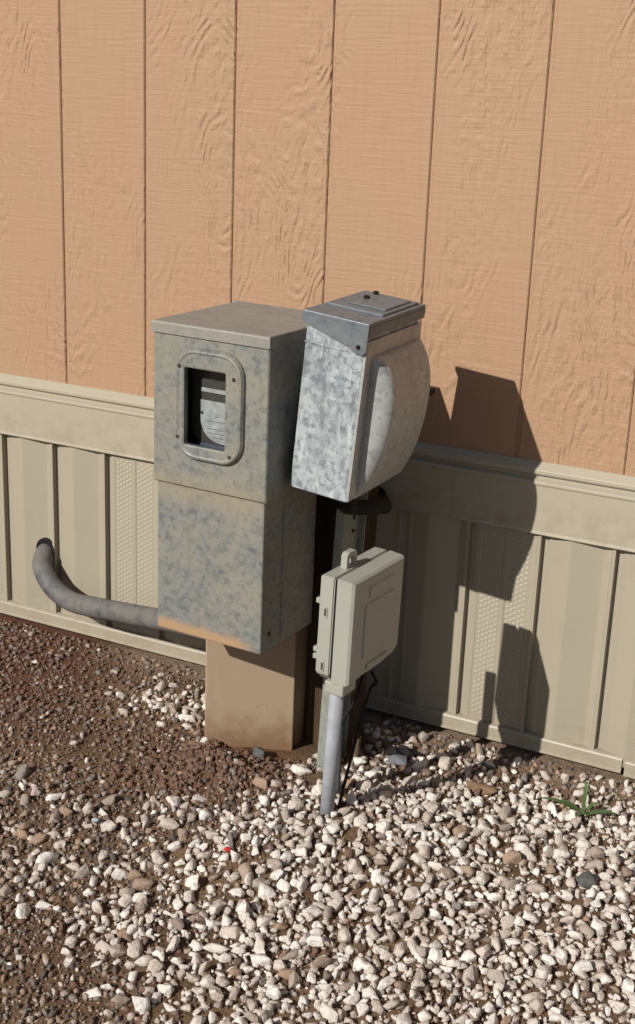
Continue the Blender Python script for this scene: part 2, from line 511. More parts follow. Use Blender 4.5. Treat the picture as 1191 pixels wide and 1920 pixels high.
# one board mesh shared by all boards
bm = nb()
hw = PITCH / 2 - 0.0032
prof = [(-hw, 0.012), (-hw, 0.0022), (-hw + 0.0022, 0.0), (hw - 0.0022, 0.0), (hw, 0.0022), (hw, 0.012)]
prism(bm, prof, 2, Z_S0, Z_S1)
bmesh.ops.recalc_face_normals(bm, faces=bm.faces[:])
board_me = bpy.data.meshes.new('siding_board'); bm.to_mesh(board_me); bm.free()
board_me.materials.append(SIDING)
i0 = math.ceil((WX0 - OFF) / PITCH); i1 = math.floor((WX1 - OFF) / PITCH)
for i in range(i0, i1):
    o = bpy.data.objects.new('siding_board', board_me)
    COL.objects.link(o); o.parent = house
    o.location = (OFF + (i + 0.5) * PITCH - HL.x, 0 - HL.y, 0)

# trim band between siding and skirting, in lengths with butt seams
trim = root('trim_band', Matrix.Translation((0.9, -0.01, 0.433)), 'beige vinyl trim band with ridged top running between siding and skirting', 'trim')
TL = Vector((0.9, -0.01, 0.433))
cap_prof = [(0.006, 0.5675), (-0.002, 0.5668), (-0.0155, 0.5545), (-0.0165, 0.5530), (-0.0165, 0.5475), (-0.0150, 0.5455), (-0.009, 0.5425)]
band_prof = [(-0.009, 0.5425), (-0.009, 0.5385), (-0.0185, 0.5335), (-0.0210, 0.5305), (-0.0205, 0.5275), (-0.0175, 0.5255), (-0.0170, 0.440), (-0.0185, 0.4345), (-0.0165, 0.4325), (0.004, 0.4325)]
cuts = [WX0, -1.53, 0.906, 3.33, WX1]
for a, b in zip(cuts[:-1], cuts[1:]):
    bm = nb(); ribbon(bm, [(y - TL.y, z - TL.z) for y, z in cap_prof], a + 0.0002 - TL.x, b - 0.0002 - TL.x)
    obj('ridge_cap', bm, TRIM, trim, normals=False)
    bm = nb(); ribbon(bm, [(y - TL.y, z - TL.z) for y, z in band_prof], a + 0.0002 - TL.x, b - 0.0002 - TL.x)
    obj('band_board', bm, TRIM, trim, normals=False)

# skirting: ribbed vinyl strips, every third one vented
skirt = root('vinyl_skirting', Matrix.Translation((0.8, 0.0, 0.0)), 'beige ribbed vinyl skirting with perforated vent strips along the wall foot', 'skirting')
SP, SX0 = 0.1397, -0.161
def strip_mesh(vent):
    bm = nb()
    # (x, outward)
    if vent:
        p = [(0.000, -0.001), (0.001, 0.005), (0.010, 0.0055), (0.012, 0.0045), (0.056, 0.0045), (0.058, 0.006), (0.064, 0.006), (0.066, 0.0045), (0.108, 0.0045),
             (0.110, 0.0055), (0.1185, 0.006), (0.1205, 0.010), (0.1265, 0.010), (0.1280, -0.003), (0.1397, -0.003)]
    else:
        p = [(0.000, -0.001), (0.001, 0.003), (0.008, 0.0030), (0.040, 0.0125), (0.046, 0.0130), (0.052, 0.0118), (0.104, 0.0015), (0.110, 0.0040),
             (0.1185, 0.006), (0.1205, 0.010), (0.1265, 0.010), (0.1280, -0.003), (0.1397, -0.003)]
    z0, z1 = 0.010, 0.447
    lo = [bm.verts.new((x, -o, z0)) for x, o in p]
    hi = [bm.verts.new((x, -o, z1)) for x, o in p]
    for k in range(len(p) - 1):
        bm.faces.new((lo[k], lo[k + 1], hi[k + 1], hi[k]))
    me = bpy.data.meshes.new('skirting_strip'); bm.to_mesh(me); bm.free()
    me.materials.append(SKIRT)
    return me
def perf_mesh():
    bm = nb()
    px, pz = 0.0094, 0.0105
    for (xa, xb) in ((0.0155, 0.0545), (0.0675, 0.1065)):
        nc = 5
        for r in range(36):
            for c in range(nc):
                x = xa + (xb - xa) * (c + 0.5) / nc
                z = 0.045 + r * pz + (0.5 * pz if c % 2 else 0)
                w, h, d, y = 0.0029, 0.0030, 0.0013, -0.0044
                v = [bm.verts.new(q) for q in ((x - w, y, z + h), (x + w, y, z + h), (x + w, y - d, z - h * 0.5), (x - w, y - d, z - h * 0.5), (x - w, y, z - h * 0.5), (x + w, y, z - h * 0.5))]
                bm.faces.new((v[0], v[3], v[2], v[1])); bm.faces.new((v[0], v[4], v[3])); bm.faces.new((v[1], v[2], v[5])); bm.faces.new((v[3], v[4], v[5], v[2]))
    me = bpy.data.meshes.new('louver_holes'); bm.to_mesh(me); bm.free()
    me.materials.append(SKIRT)
    return me
STRIP = {False: strip_mesh(False), True: strip_mesh(True)}
PERF = perf_mesh()
j0 = math.ceil((WX0 - SX0) / SP); j1 = math.floor((WX1 - SX0) / SP)
for j in range(j0, j1):
    vent = (j % 3 == 2)
    o = bpy.data.objects.new('skirting_strip', STRIP[vent])
    COL.objects.link(o); o.parent = skirt
    o.location = (SX0 + j * SP - 0.8, random.uniform(-0.0006, 0.0006), 0)
    if vent:
        q = bpy.data.objects.new('louver_holes', PERF)
        COL.objects.link(q); q.parent = o
        q['kind'] = 'stuff'
trk = [(0.006, 0.0300), (-0.010, 0.0295), (-0.0145, 0.0275), (-0.0160, 0.0245), (-0.0160, 0.0040), (-0.0190, 0.0020), (-0.0190, -0.0005), (0.006, -0.0005)]
cuts = [WX0, -1.2, 1.282, 3.7, WX1]
for n, (a, b) in enumerate(zip(cuts[:-1], cuts[1:])):
    bm = nb(); ribbon(bm, [(y, z - (0.004 if n == 2 else 0)) for y, z in trk], a + 0.0028 - 0.8, b - 0.0028 - 0.8)
    obj('bottom_track', bm, SKIRT, skirt, normals=False)

# ------------------------------------------------------------------ meter pedestal
PX, PY, ZT, PYAW = 0.7627, -0.4838, 0.831, -0.0553
PW, PD, PH = 0.2239, 0.2502, 0.5315
ZB = ZT - PH - 0.009
ZSEAM = ZT - 0.272
Rp = Matrix.Rotation(PYAW, 4, 'Z')
ped_c = Matrix.Translation((PX, PY, 0)) @ Rp @ Vector((-PW / 2, PD * 0.5, 0))
Mp = Matrix.Translation(ped_c) @ Rp
ped = root('meter_pedestal', Mp, 'dusty galvanised meter pedestal with a framed viewing window standing on a tan base', 'meter pedestal')
# local: x in [-PW/2, PW/2], front y = -PD/2
hx, fy, by = PW / 2, -PD / 2, PD / 2
def fu(u): return u - hx           # measured u from the left front corner
def loop(pts, y): return [(x, y, z) for x, z in pts]
# lower housing (recessed a little)
bm = nb()
s = 0.005
box(bm, -hx + s, hx - s, fy + s, fy + 0.176, ZB, ZSEAM + 0.006, 0.003, 2)
obj('lower_housing', bm, PED, ped)
# upper housing: shell with a window cut through its front
wu0, wu1, wz1, wz0 = 0.0665, 0.1475, ZT - 0.0675, ZT - 0.197
wc = ((fu(wu0) + fu(wu1)) / 2, (wz0 + wz1) / 2); ww, wh = wu1 - wu0, wz1 - wz0
bm = nb()
zt2 = ZT - 0.010
outer = rrect(0, (ZSEAM + zt2) / 2, PW, zt2 - ZSEAM, 0.0015, 3)
outer_b = rrect(0, (ZSEAM + zt2) / 2, PW, zt2 - ZSEAM, 0.0015, 3)
inner = rrect(wc[0], wc[1], ww, wh, 0.003, 3)
loft(bm, [loop(outer_b, by), loop(outer, fy + 0.002), loop(rrect(0, (ZSEAM + zt2) / 2, PW - 0.004, zt2 - ZSEAM - 0.004, 0.0015, 3), fy), loop(inner, fy), loop(inner, fy + 0.003)], close_first=True)
obj('upper_housing', bm, PED, ped)
bm = nb(); loft(bm, [loop(rrect(wc[0], wc[1], ww + 0.06, wh + 0.05, 0.003, 3), fy + 0.0035), loop(rrect(wc[0], wc[1], ww + 0.06, wh + 0.05, 0.003, 3), fy + 0.085)], close_last=True)
obj('inner_box', bm, DARKIN, ped)
# raised window frame
fc = (fu((0.0475 + 0.1815) / 2), ZT - (0.034 + 0.2215) / 2)
fw, fh = 0.1345, 0.188
bm = nb()
L = [loop(rrect(fc[0], fc[1], fw, fh, 0.042, 8), fy + 0.001), loop(rrect(fc[0], fc[1], fw - 0.002, fh - 0.002, 0.041, 8), fy - 0.004),
     loop(rrect(fc[0], fc[1], fw - 0.008, fh - 0.008, 0.038, 8), fy - 0.0085), loop(rrect(fc[0], fc[1], fw - 0.014, fh - 0.014, 0.035, 8), fy - 0.0095),
     loop(rrect(fc[0], fc[1], fw - 0.020, fh - 0.020, 0.033, 8), fy - 0.0080),
     loop(rrect(wc[0], wc[1], ww + 0.004, wh + 0.004, 0.005, 8), fy - 0.0075), loop(rrect(wc[0], wc[1], ww, wh, 0.004, 8), fy - 0.0065), loop(rrect(wc[0], wc[1], ww, wh, 0.004, 8), fy + 0.004)]
loft(bm, L)
fr = obj('window_frame', bm, PED, ped, smooth=False)
for (u, z) in ((0.0575, -0.0665), (0.1635, -0.075), (0.055, -0.185), (0.158, -0.2035)):
    bm = nb(); disc(bm, (fu(u), fy - 0.0072, ZT + z), (0, -1, 0), 0.0032, 0.0028)
    obj('screw', bm, SCREW, fr)
# lid: shallow folded cap, small overhang
bm = nb()
o_ = 0.0025
vs = [(-hx - o_, fy - o_ - 0.001), (hx + o_, fy - o_ - 0.001), (hx + o_, by + o_), (-hx - o_, by + o_)]
def cap(z, k): return [(x * (1 - k), y * (1 - k), z) for x, y in vs]
loft(bm, [cap(ZT - 0.0185, 0.0), cap(ZT - 0.003, 0.0), cap(ZT - 0.0008, 0.008), cap(ZT + 0.0002, 0.02)], close_first=True, close_last=True)
lid = obj('lid', bm, PEDLID, ped)
bm = nb(); box(bm, -0.128, -0.092, by + 0.003, by + 0.016, ZT - 0.014, ZT - 0.002, 0.001, 1)
obj('lid_tab', bm, METER, lid)
# right-hand side: folded seam and knockout
bm = nb(); box(bm, hx - 0.0065, hx - 0.0035, fy + 0.066, fy + 0.074, ZB + 0.004, ZSEAM, 0.0008, 1)
obj('side_seam', bm, PED, ped)
bm = nb(); disc(bm, (hx - 0.0052, fy + 0.03, ZB + 0.03), (1, 0, 0), 0.004, 0.003)
obj('bolt', bm, SCREW, ped)
# base stub: folded tan sheet set back under the housing, turned a little
bl, br_ = Vector((0.562, -0.332, 0)), Vector((0.7065, -0.2475, 0))
ux = (br_ - bl).normalized(); uyv = Vector((-ux.y, ux.x, 0))
Mpi = Mp.inverted()
bm = nb()
w_ = (br_ - bl).length
bb = nb(); box(bb, 0, w_, 0, 0.085, -0.10, ZB + 0.02, 0.0025, 2)
for v in bb.verts:
    v.co = Mpi @ (bl + ux * v.co.x + uyv * v.co.y + Vector((0, 0, v.co.z)))
base = obj('base', bb, BASE, ped)
bb = nb(); box(bb, 0.610, 0.6990, -0.228, -0.120, -0.10, ZSEAM + 0.004, 0.0025, 2)
for v in bb.verts: v.co = Mpi @ v.co
obj('rear_post', bb, BASE, ped)
bm.free()
# meter inside the window: its own thing
Mm = Mp @ Matrix.Translation((wc[0] + 0.012, fy + 0.029, wc[1] - wh / 2))
meter = root('electric_meter', Mm, 'pale electric meter face with dark readout slots inside the pedestal window', 'meter')
bm = nb()
mw, mh = 0.128, 0.155
pts = rrect(0, wh / 2 + 0.005, mw, mh, 0.03, 6)
loft(bm, [loop(pts, 0.040), loop(pts, 0.003), loop(rrect(0, wh / 2 + 0.005, mw - 0.006, mh - 0.006, 0.028, 6), 0.0)], close_last=True)
obj('face_plate', bm, METERD, meter)
# round pale dial lower, pale bars above
def slab(name, x0, x1, z0, z1, y, m, par=meter, bev=0.0008):
    bm = nb(); box(bm, x0, x1, y, 0.004, z0, z1, bev, 1); return obj(name, bm, m, par)
slab('upper_label', -0.042, 0.030, 0.0845, 0.0915, -0.0025, METER)
dz0, dz1 = 0.008, 0.086
dial_pts = [(-0.042, 0.071), (0.034, 0.071), (0.034, 0.0010)]
for k in range(9):
    a = math.radians(270 - 90 * k / 8)
    dial_pts.append((0.000 + 0.042 * math.cos(a), 0.039 + 0.038 * math.sin(a)))
bm = nb(); prism(bm, dial_pts, 1, -0.0030, 0.004)
dial = obj('dial', bm, METER, meter)
for z, x0, x1 in ((0.010, -0.018, 0.03), (0.017, -0.028, 0.03), (0.024, -0.03, 0.03), (0.037, -0.03, 0.012)):
    slab('dial_line', x0, x1, z, z + 0.0011, -0.0036, METERL, dial, 0.0)
for x, z in ((-0.039, 0.050), (0.009, 0.047)):
    bm = nb(); disc(bm, (x, -0.0029, z), (0, -1, 0), 0.0026, 0.002, 8)
    obj('dial_screw', bm, METERD, dial)
bm = nb(); box(bm, -0.05, 0.05, -0.002, 0.004, -0.010, -0.003, 0.001, 1)
obj('lower_rim', bm, METERB, meter)

# ------------------------------------------------------------------ disconnect box
def rmx(rz, rx, ry): return Matrix.Rotation(rz, 4, 'Z') @ Matrix.Rotation(rx, 4, 'X') @ Matrix.Rotation(ry, 4, 'Y')
DW, DD, DH = 0.1081, 0.1984, 0.2960
Rd = rmx(-0.0288, 0.0250, 0.0925)
DB = Vector((0.9097, -0.4421, 0.8628))
Fd = Matrix.Translation(DB) @ Rd
Md = Fd @ Matrix.Translation((-DW / 2, DD / 2, -DH))
dis = root('disconnect_box', Md, 'leaning bright galvanised disconnect box with a bulging rain hood door', 'electrical box')
# local: x [-DW/2, DW/2], y [-DD/2, DD/2], z [0, DH]
dx, dy = DW / 2, DD / 2
bm = nb(); box(bm, -dx + 0.002, dx - 0.002, -dy + 0.002, dy - 0.002, 0.0, DH - 0.006, 0.002, 2)
body = obj('body', bm, DIS, dis)
bm = nb(); box(bm, -dx + 0.001, dx - 0.03, -dy + 0.0005, -dy + 0.004, DH - 0.052, DH - 0.0495, 0.0006, 1)
obj('fold_ridge', bm, DIS, body)
# door on the right face: flat flange and hood
bm = nb()
prism(bm, [(-dy + 0.001, 0.003), (dy + 0.001, 0.003), (dy + 0.001, DH - 0.030), (-dy + 0.001, DH - 0.030)], 0, dx - 0.002, dx + 0.0025)
door = obj('door', bm, DOME, dis)
bm = nb()
NY, NZ = 44, 52
y0, y1, z0, z1 = -dy + 0.027, dy + 0.002, 0.001, DH - 0.056
def smooth01(v):
    v = max(0.0, min(1.0, v)); return v * v * (3 - 2 * v)
def hood(u, t):
    # t: 0 bottom .. 1 top; quick shoulder at the top, long taper to the bottom
    s = 1 - t
    q = (0.35 - s) / 0.35 if s < 0.35 else (s - 0.35) / 0.65
    pr = max(0.0, 1 - q * q) ** (0.55 if s < 0.35 else 0.75)
    d = (y1 - y0) / 2 * (1 - abs(u))
    e = max(0.0, 1 - d / 0.021)
    return 0.039 * pr * math.sqrt(max(0.0, 1 - e * e))
grid = []
for a in range(NZ + 1):
    row = []
    t = 0.5 - 0.5 * math.cos(math.pi * a / NZ)
    for b in range(NY + 1):
        u = -1 + 2 * b / NY
        u = math.copysign(1 - (1 - abs(u)) ** 1.9, u)
        yy = (y0 + y1) / 2 + u * (y1 - y0) / 2
        row.append(bm.verts.new((dx + 0.0018 + hood(u, t), yy, z0 + (z1 - z0) * t)))
    grid.append(row)
for a in range(NZ):
    for b in range(NY):
        bm.faces.new((grid[a][b], grid[a][b + 1], grid[a + 1][b + 1], grid[a + 1][b]))
obj('rain_hood', bm, DOME, door, smooth=True)
bm = nb(); box(bm, dx + 0.022, dx + 0.034, dy - 0.002, dy + 0.026, DH - 0.152, DH - 0.143, 0.002, 1)
obj('latch', bm, BLACK, door)
# lid with folded lips, deeper towards its right front corner
bm = nb()
lo = 0.004
box(bm, -dx - lo, dx + lo, -dy - lo, dy + lo, DH - 0.007, DH, 0.0015, 2)
lid2 = obj('lid', bm, DISLID, dis)
yl = -dy - lo
bm = nb()
fl = [(-dx - lo, DH - 0.006), (dx + lo, DH - 0.006), (dx + lo, DH - 0.044), (dx - 0.002, DH - 0.050), (dx - 0.018, DH - 0.048), (dx - 0.027, DH - 0.041), (-dx - lo, DH - 0.018)]
prism(bm, fl, 1, yl - 0.0006, yl + 0.003)
obj('front_lip', bm, DISLID, lid2)
bm = nb(); disc(bm, (dx - 0.010, yl - 0.0004, DH - 0.0385), (0, -1, 0), 0.0038, 0.0018)
obj('screw', bm, BLACK, lid2)
bm = nb(); box(bm, dx + lo - 0.0025, dx + lo + 0.0004, -dy - lo + 0.004, dy + lo, DH - 0.022, DH - 0.0065)
obj('side_lip', bm, DISLID, lid2)
bm = nb(); box(bm, -dx + 0.004, dx - 0.004, -dy + 0.058, dy - 0.006, DH - 0.001, DH + 0.0035, 0.0015, 1)
hubp = obj('hub_plate', bm, DISLID, lid2)
bm = nb(); box(bm, -dx + 0.030, dx - 0.012, -dy + 0.082, dy - 0.020, DH + 0.003, DH + 0.0062, 0.0015, 1)
obj('hub_cover', bm, DISLID, hubp)
for yy, xx in ((0.030, -0.016), (0.072, -0.02)):
    bm = nb(); disc(bm, (xx, yy, DH + 0.0058), (0, 0, 1), 0.0052, 0.005, 8)
    obj('bolt', bm, BLACK, hubp)
bm = nb(); box(bm, 0.752, 0.792, -0.248, -0.190, 0.640, 0.700, 0.002, 1)
Mdi = Md.inverted()
for v in bm.verts: v.co = Mdi @ v.co
obj('mounting_bracket', bm, STRUT, dis)
# threaded fitting below
bm = nb(); tube(bm, [(0.018, -0.020, 0.002), (0.018, -0.020, -0.018)], 0.022, 8); tube(bm, [(0.018, -0.020, -0.016), (0.018, -0.020, -0.030)], 0.017, 16)
obj('cable_fitting', bm, BLACK, dis)
bm = nb(); tube(bm, [(-0.022, -0.03, 0.002), (-0.022, -0.03, -0.02)], 0.016, 8)
obj('cable_fitting', bm, BLACK, dis)

# flexible conduit from the disconnect to the house
st = Md @ Vector((0.018, -0.020, -0.028))
flexp = [st, st + Vector((-0.004, 0.015, -0.016)), Vector((0.855, -0.235, 0.505)), Vector((0.805, -0.10, 0.462)), Vector((0.757, -0.016, 0.449)), Vector((0.753, 0.0, 0.450))]
flex = root('flexible_conduit', Matrix.Translation(st), 'short black flexible conduit looping from disconnect box bottom back to the wall', 'conduit')
bm = nb()
sp_ = spline([p - st for p in flexp], 14)
tube(bm, sp_, [0.0125 + (0.0009 if k % 2 else 0) for k in range(len(sp_))], 12)
obj('hose', bm, BLACK, flex, smooth=True)
bm = nb(); tube(bm, [Vector((0.753, -0.019, 0.450)) - st, Vector((0.753, -0.030, 0.450)) - st], 0.021, 10)
obj('wall_fitting', bm, BLACK, flex)

# ------------------------------------------------------------------ wooden post and steel stake
bm = nb(); box(bm, -0.0435, 0.0435, -0.0435, 0.0435, -0.25, 0.72, 0.003, 2)
for v in bm.verts: v.co.x += 0.012 * v.co.z
wp = obj('wooden_post', bm, WOOD)
wp.location = (0.747, -0.152, 0)
tag(wp, 'brown wooden post standing in shade behind the galvanised disconnect box', 'post')
stake = root('steel_stake', Matrix.Translation((0.80, -0.25, 0)), 'galvanised sheet steel stake standing beside the grey telecom box pipe', 'post')
bm = nb()
cx = [(-0.016, -0.050), (0.000, -0.050), (0.000, -0.047), (-0.013, -0.047), (-0.013, 0.040), (0.000, 0.040), (0.000, 0.043), (-0.016, 0.043)]
prism(bm, cx, 2, -0.2, 0.52)
for v in bm.verts:
    if v.co.z > 0.5 and v.co.y < 0.0: v.co.z -= 0.012
    v.co.x += 0.036 * v.co.z
obj('channel', bm, STRUT, stake)
for z in (0.45, 0.475, 0.41):
    bm = nb(); disc(bm, (-0.0128 + 0.036 * z, 0.018, z), (1, 0, 0), 0.004, 0.003, 8)
    obj('bolt', bm, SCREW, stake)

# ------------------------------------------------------------------ telecom box
NB = Vector((0.9488, -0.5280, 0.4745)); NW, ND, NH = 0.0616, 0.1685, 0.1760
Rn = rmx(-0.0786, -0.0008, 0.0221)
Fn = Matrix.Translation(NB) @ Rn
Mn = Fn @ Matrix.Translation((-NW / 2, ND / 2, -NH))
nid = root('telecom_box', Mn, 'pale grey plastic telecom box on a grey pipe below the disconnect box', 'utility box')
nx_, ny_ = NW / 2, ND / 2
def side_poly(gr=0.0, front=0.0):
    return [(-ny_ - gr, NH - 0.003 + gr), (ny_ + gr, NH - 0.003 + gr), (ny_ + gr, 0.012), (ny_ - 0.020, -0.006), (0.020, -0.006), (0.012, -0.014), (-ny_ + 0.05, -0.014), (-ny_ + 0.045, 0.0), (-ny_ - gr, 0.0 - gr)]
# rear half
bm = nb()
prism(bm, [(-ny_ - 0.001, NH), (ny_ + 0.001, NH), (ny_ + 0.001, 0.010), (ny_ - 0.03, -0.006), (-ny_ + 0.018, -0.006), (-ny_ - 0.001, 0.010)], 0, -nx_, -nx_ + 0.026, 0.002, 2)
rear = obj('rear_half', bm, NIDM, nid)
bm = nb(); prism(bm, [(-ny_ + 0.003, NH - 0.004), (ny_ - 0.004, NH - 0.004), (ny_ - 0.004, 0.012), (-ny_ + 0.003, 0.004)], 0, -nx_ + 0.025, -nx_ + 0.031)
obj('dark_gap', bm, BLACK, nid)  # black fill of the seam gap between rear half and cover
# cover with drafted sides
bm = nb()
def cv(inset, x):
    p = [(-ny_ + inset, NH + 0.0005 - inset), (ny_ - inset, NH + 0.0005 - inset), (ny_ - inset, 0.016 + inset * .5), (ny_ - 0.006 - inset, 0.010 + inset * .5), (ny_ - 0.020 - inset, 0.003 + inset), (0.028 - inset, -0.001 + inset), (-ny_ + 0.05 - inset, -0.001 + inset), (-ny_ + 0.02, -0.003 + inset), (-ny_ + inset, -0.003 + inset)]
    return [(x, y, z) for y, z in p]
loft(bm, [cv(0.0005, -nx_ + 0.030), cv(0.0, -nx_ + 0.032), cv(0.0015, nx_ - 0.006), cv(0.0045, nx_ - 0.0015), cv(0.009, nx_)], close_first=True, close_last=True)
cover = obj('cover', bm, NIDM, nid)
bm = nb(); box(bm, nx_ - 0.002, nx_ + 0.0018, -0.045, 0.050, 0.035, NH - 0.048, 0.0012, 1)
obj('raised_panel', bm, NIDM, cover)
bm = nb(); box(bm, nx_ - 0.002, nx_ + 0.0018, -0.035, 0.045, NH - 0.038, NH - 0.020, 0.0012, 1)
obj('raised_label', bm, NIDM, cover)
bm = nb(); box(bm, nx_ - 0.002, nx_ + 0.003, -0.030, 0.040, 0.010, 0.020, 0.0015, 1)
obj('lower_rib', bm, NIDM, cover)
# hinge pins on the rear edge, oval clips on the sunny side
for z in (NH * 0.745, NH * 0.27, 0.035):
    bm = nb(); box(bm, -nx_ - 0.0075, -nx_ + 0.002, -ny_ + 0.001, -ny_ + 0.014, z - 0.0045, z + 0.0045, 0.0012, 1)
    obj('hinge_pin', bm, NIDM, rear)
for z in (NH * 0.66, NH * 0.13):
    bm = nb()
    c = (-nx_ + 0.013, z)
    loft(bm, [[(x, -ny_ - 0.0009, zz) for x, zz in rrect(c[0], c[1], 0.0075, 0.020, 0.0035, 5)], [(x, -ny_ - 0.0026, zz) for x, zz in rrect(c[0], c[1], 0.0065, 0.019, 0.003, 5)],
              [(x, -ny_ - 0.0026, zz) for x, zz in rrect(c[0], c[1], 0.0035, 0.014, 0.0015, 5)], [(x, -ny_ - 0.0012, zz) for x, zz in rrect(c[0], c[1], 0.0033, 0.0135, 0.0015, 5)]], close_last=True)
    obj('side_clip', bm, NIDM, rear)
    bm = nb(); box(bm, c[0] - 0.0014, c[0] + 0.0014, -ny_ - 0.0018, -ny_ - 0.0010, z - 0.006, z + 0.006)
    obj('clip_slot', bm, DARKIN, rear)
# padlock hasp on top (flat loop)
bm = nb()
yh = -ny_ + 0.062
o1 = [(yh - 0.016, NH - 0.002), (yh + 0.016, NH - 0.002), (yh + 0.016, NH + 0.020), (yh + 0.010, NH + 0.026), (yh - 0.010, NH + 0.026), (yh - 0.016, NH + 0.022)]
i1_ = [(yh - 0.008, NH + 0.003), (yh + 0.008, NH + 0.003), (yh + 0.008, NH + 0.015), (yh + 0.005, NH + 0.018), (yh - 0.005, NH + 0.018), (yh - 0.008, NH + 0.016)]
xa, xb = -nx_ + 0.008, -nx_ + 0.019
loft(bm, [[(xa, y, z) for y, z in i1_], [(xa, y, z) for y, z in o1], [(xb, y, z) for y, z in o1], [(xb, y, z) for y, z in i1_], [(xa, y, z) for y, z in i1_]])
obj('hasp', bm, NIDM, rear)
# pipe hub under the box and a strip added for its cast shadow
bm = nb(); box(bm, -nx_ + 0.016, nx_ - 0.010, -ny_ + 0.003, -ny_ + 0.046, -0.024, -0.002, 0.003, 2)
obj('pipe_hub', bm, NIDM, nid)
bm = nb(); box(bm, 0.858, 0.880, -0.404, -0.397, -0.12, 0.396, 0.001, 1)
Mni = Mn.inverted()
for v in bm.verts: v.co = Mni @ v.co
obj('shadow_strip', bm, DARKIN, nid)
# grey pipe: stands in the gravel below the box
ptop = Mn @ Vector((0.0015, -ny_ + 0.019, -0.020))
pbot = Vector((ptop.x - 0.031, ptop.y + 0.040, -0.06))
bm = nb(); tube(bm, [pbot - pbot, ptop - pbot], 0.0119, 20)
pipe = obj('grey_pipe', bm, PVC, None, smooth=True)
pipe.location = pbot
tag(pipe, 'straight pale grey pipe rising from the gravel into the telecom box', 'pipe')
# loose black wires under the box
wr0 = Mn @ Vector((0.012, 0.0, -0.012))
for k, (a, b, c) in enumerate((((-0.010, -0.006, -0.05), (-0.034, -0.020, -0.12), (-0.048, -0.030, -0.30)), ((0.010, 0.0, -0.022), (0.002, -0.018, -0.045), (-0.040, -0.040, -0.30)))):
    bm = nb(); tube(bm, spline([(0, 0, 0), a, b, c], 8), 0.0028, 8)
    w = obj('black_wire', bm, BLACK, None, smooth=True); w.location = wr0 + Vector((0.008 * k, 0.014 * k, 0))
    tag(w, ('thin black wire hanging straight down behind the grey pipe', 'thin black wire curling out under the telecom box')[k], 'wire', 'wires under the telecom box')

# ------------------------------------------------------------------ big bent conduit on the left
c0 = Vector((-0.060, 0.004, 0.172))
cp = [(-0.060, 0.014, 0.174), (-0.058, -0.018, 0.167), (-0.040, -0.045, 0.146), (0.005, -0.066, 0.117), (0.065, -0.082, 0.104), (0.133, -0.095, 0.11), (0.204, -0.11, 0.121), (0.29, -0.135, 0.137), (0.376, -0.165, 0.156), (0.461, -0.2, 0.175), (0.546, -0.24, 0.197), (0.585, -0.285, 0.225)]
con = root('bent_conduit', Matrix.Translation(c0), 'thick dusty grey conduit bending from the skirting towards the meter pedestal', 'conduit')
bm = nb(); tube(bm, [p - c0 for p in spline(cp, 8)], 0.0220, 24)
obj('pipe', bm, PVCD, con, smooth=True)
bm = nb(); tube(bm, [p - c0 for p in [p for p in spline(cp, 8)[38:46]]], 0.0228, 24)
obj('coupling', bm, PVCD, con, smooth=True)
bm = nb()
n = 28
ring = lambda r, y: [(-0.060 - c0.x + 0.9 * r * math.cos(2 * math.pi * k / n), y - c0.y, 0.176 - c0.z + r * 1.02 * math.sin(2 * math.pi * k / n)) for k in range(n)]
loft(bm, [ring(0.0285, -0.0035), ring(0.0285, -0.0105), ring(0.0262, -0.0115), ring(0.021, -0.0105)], close_last=True)
obj('dark_gap', bm, BLACK, con, smooth=False)  # black ring painting the shaded gap where the pipe leaves the skirting

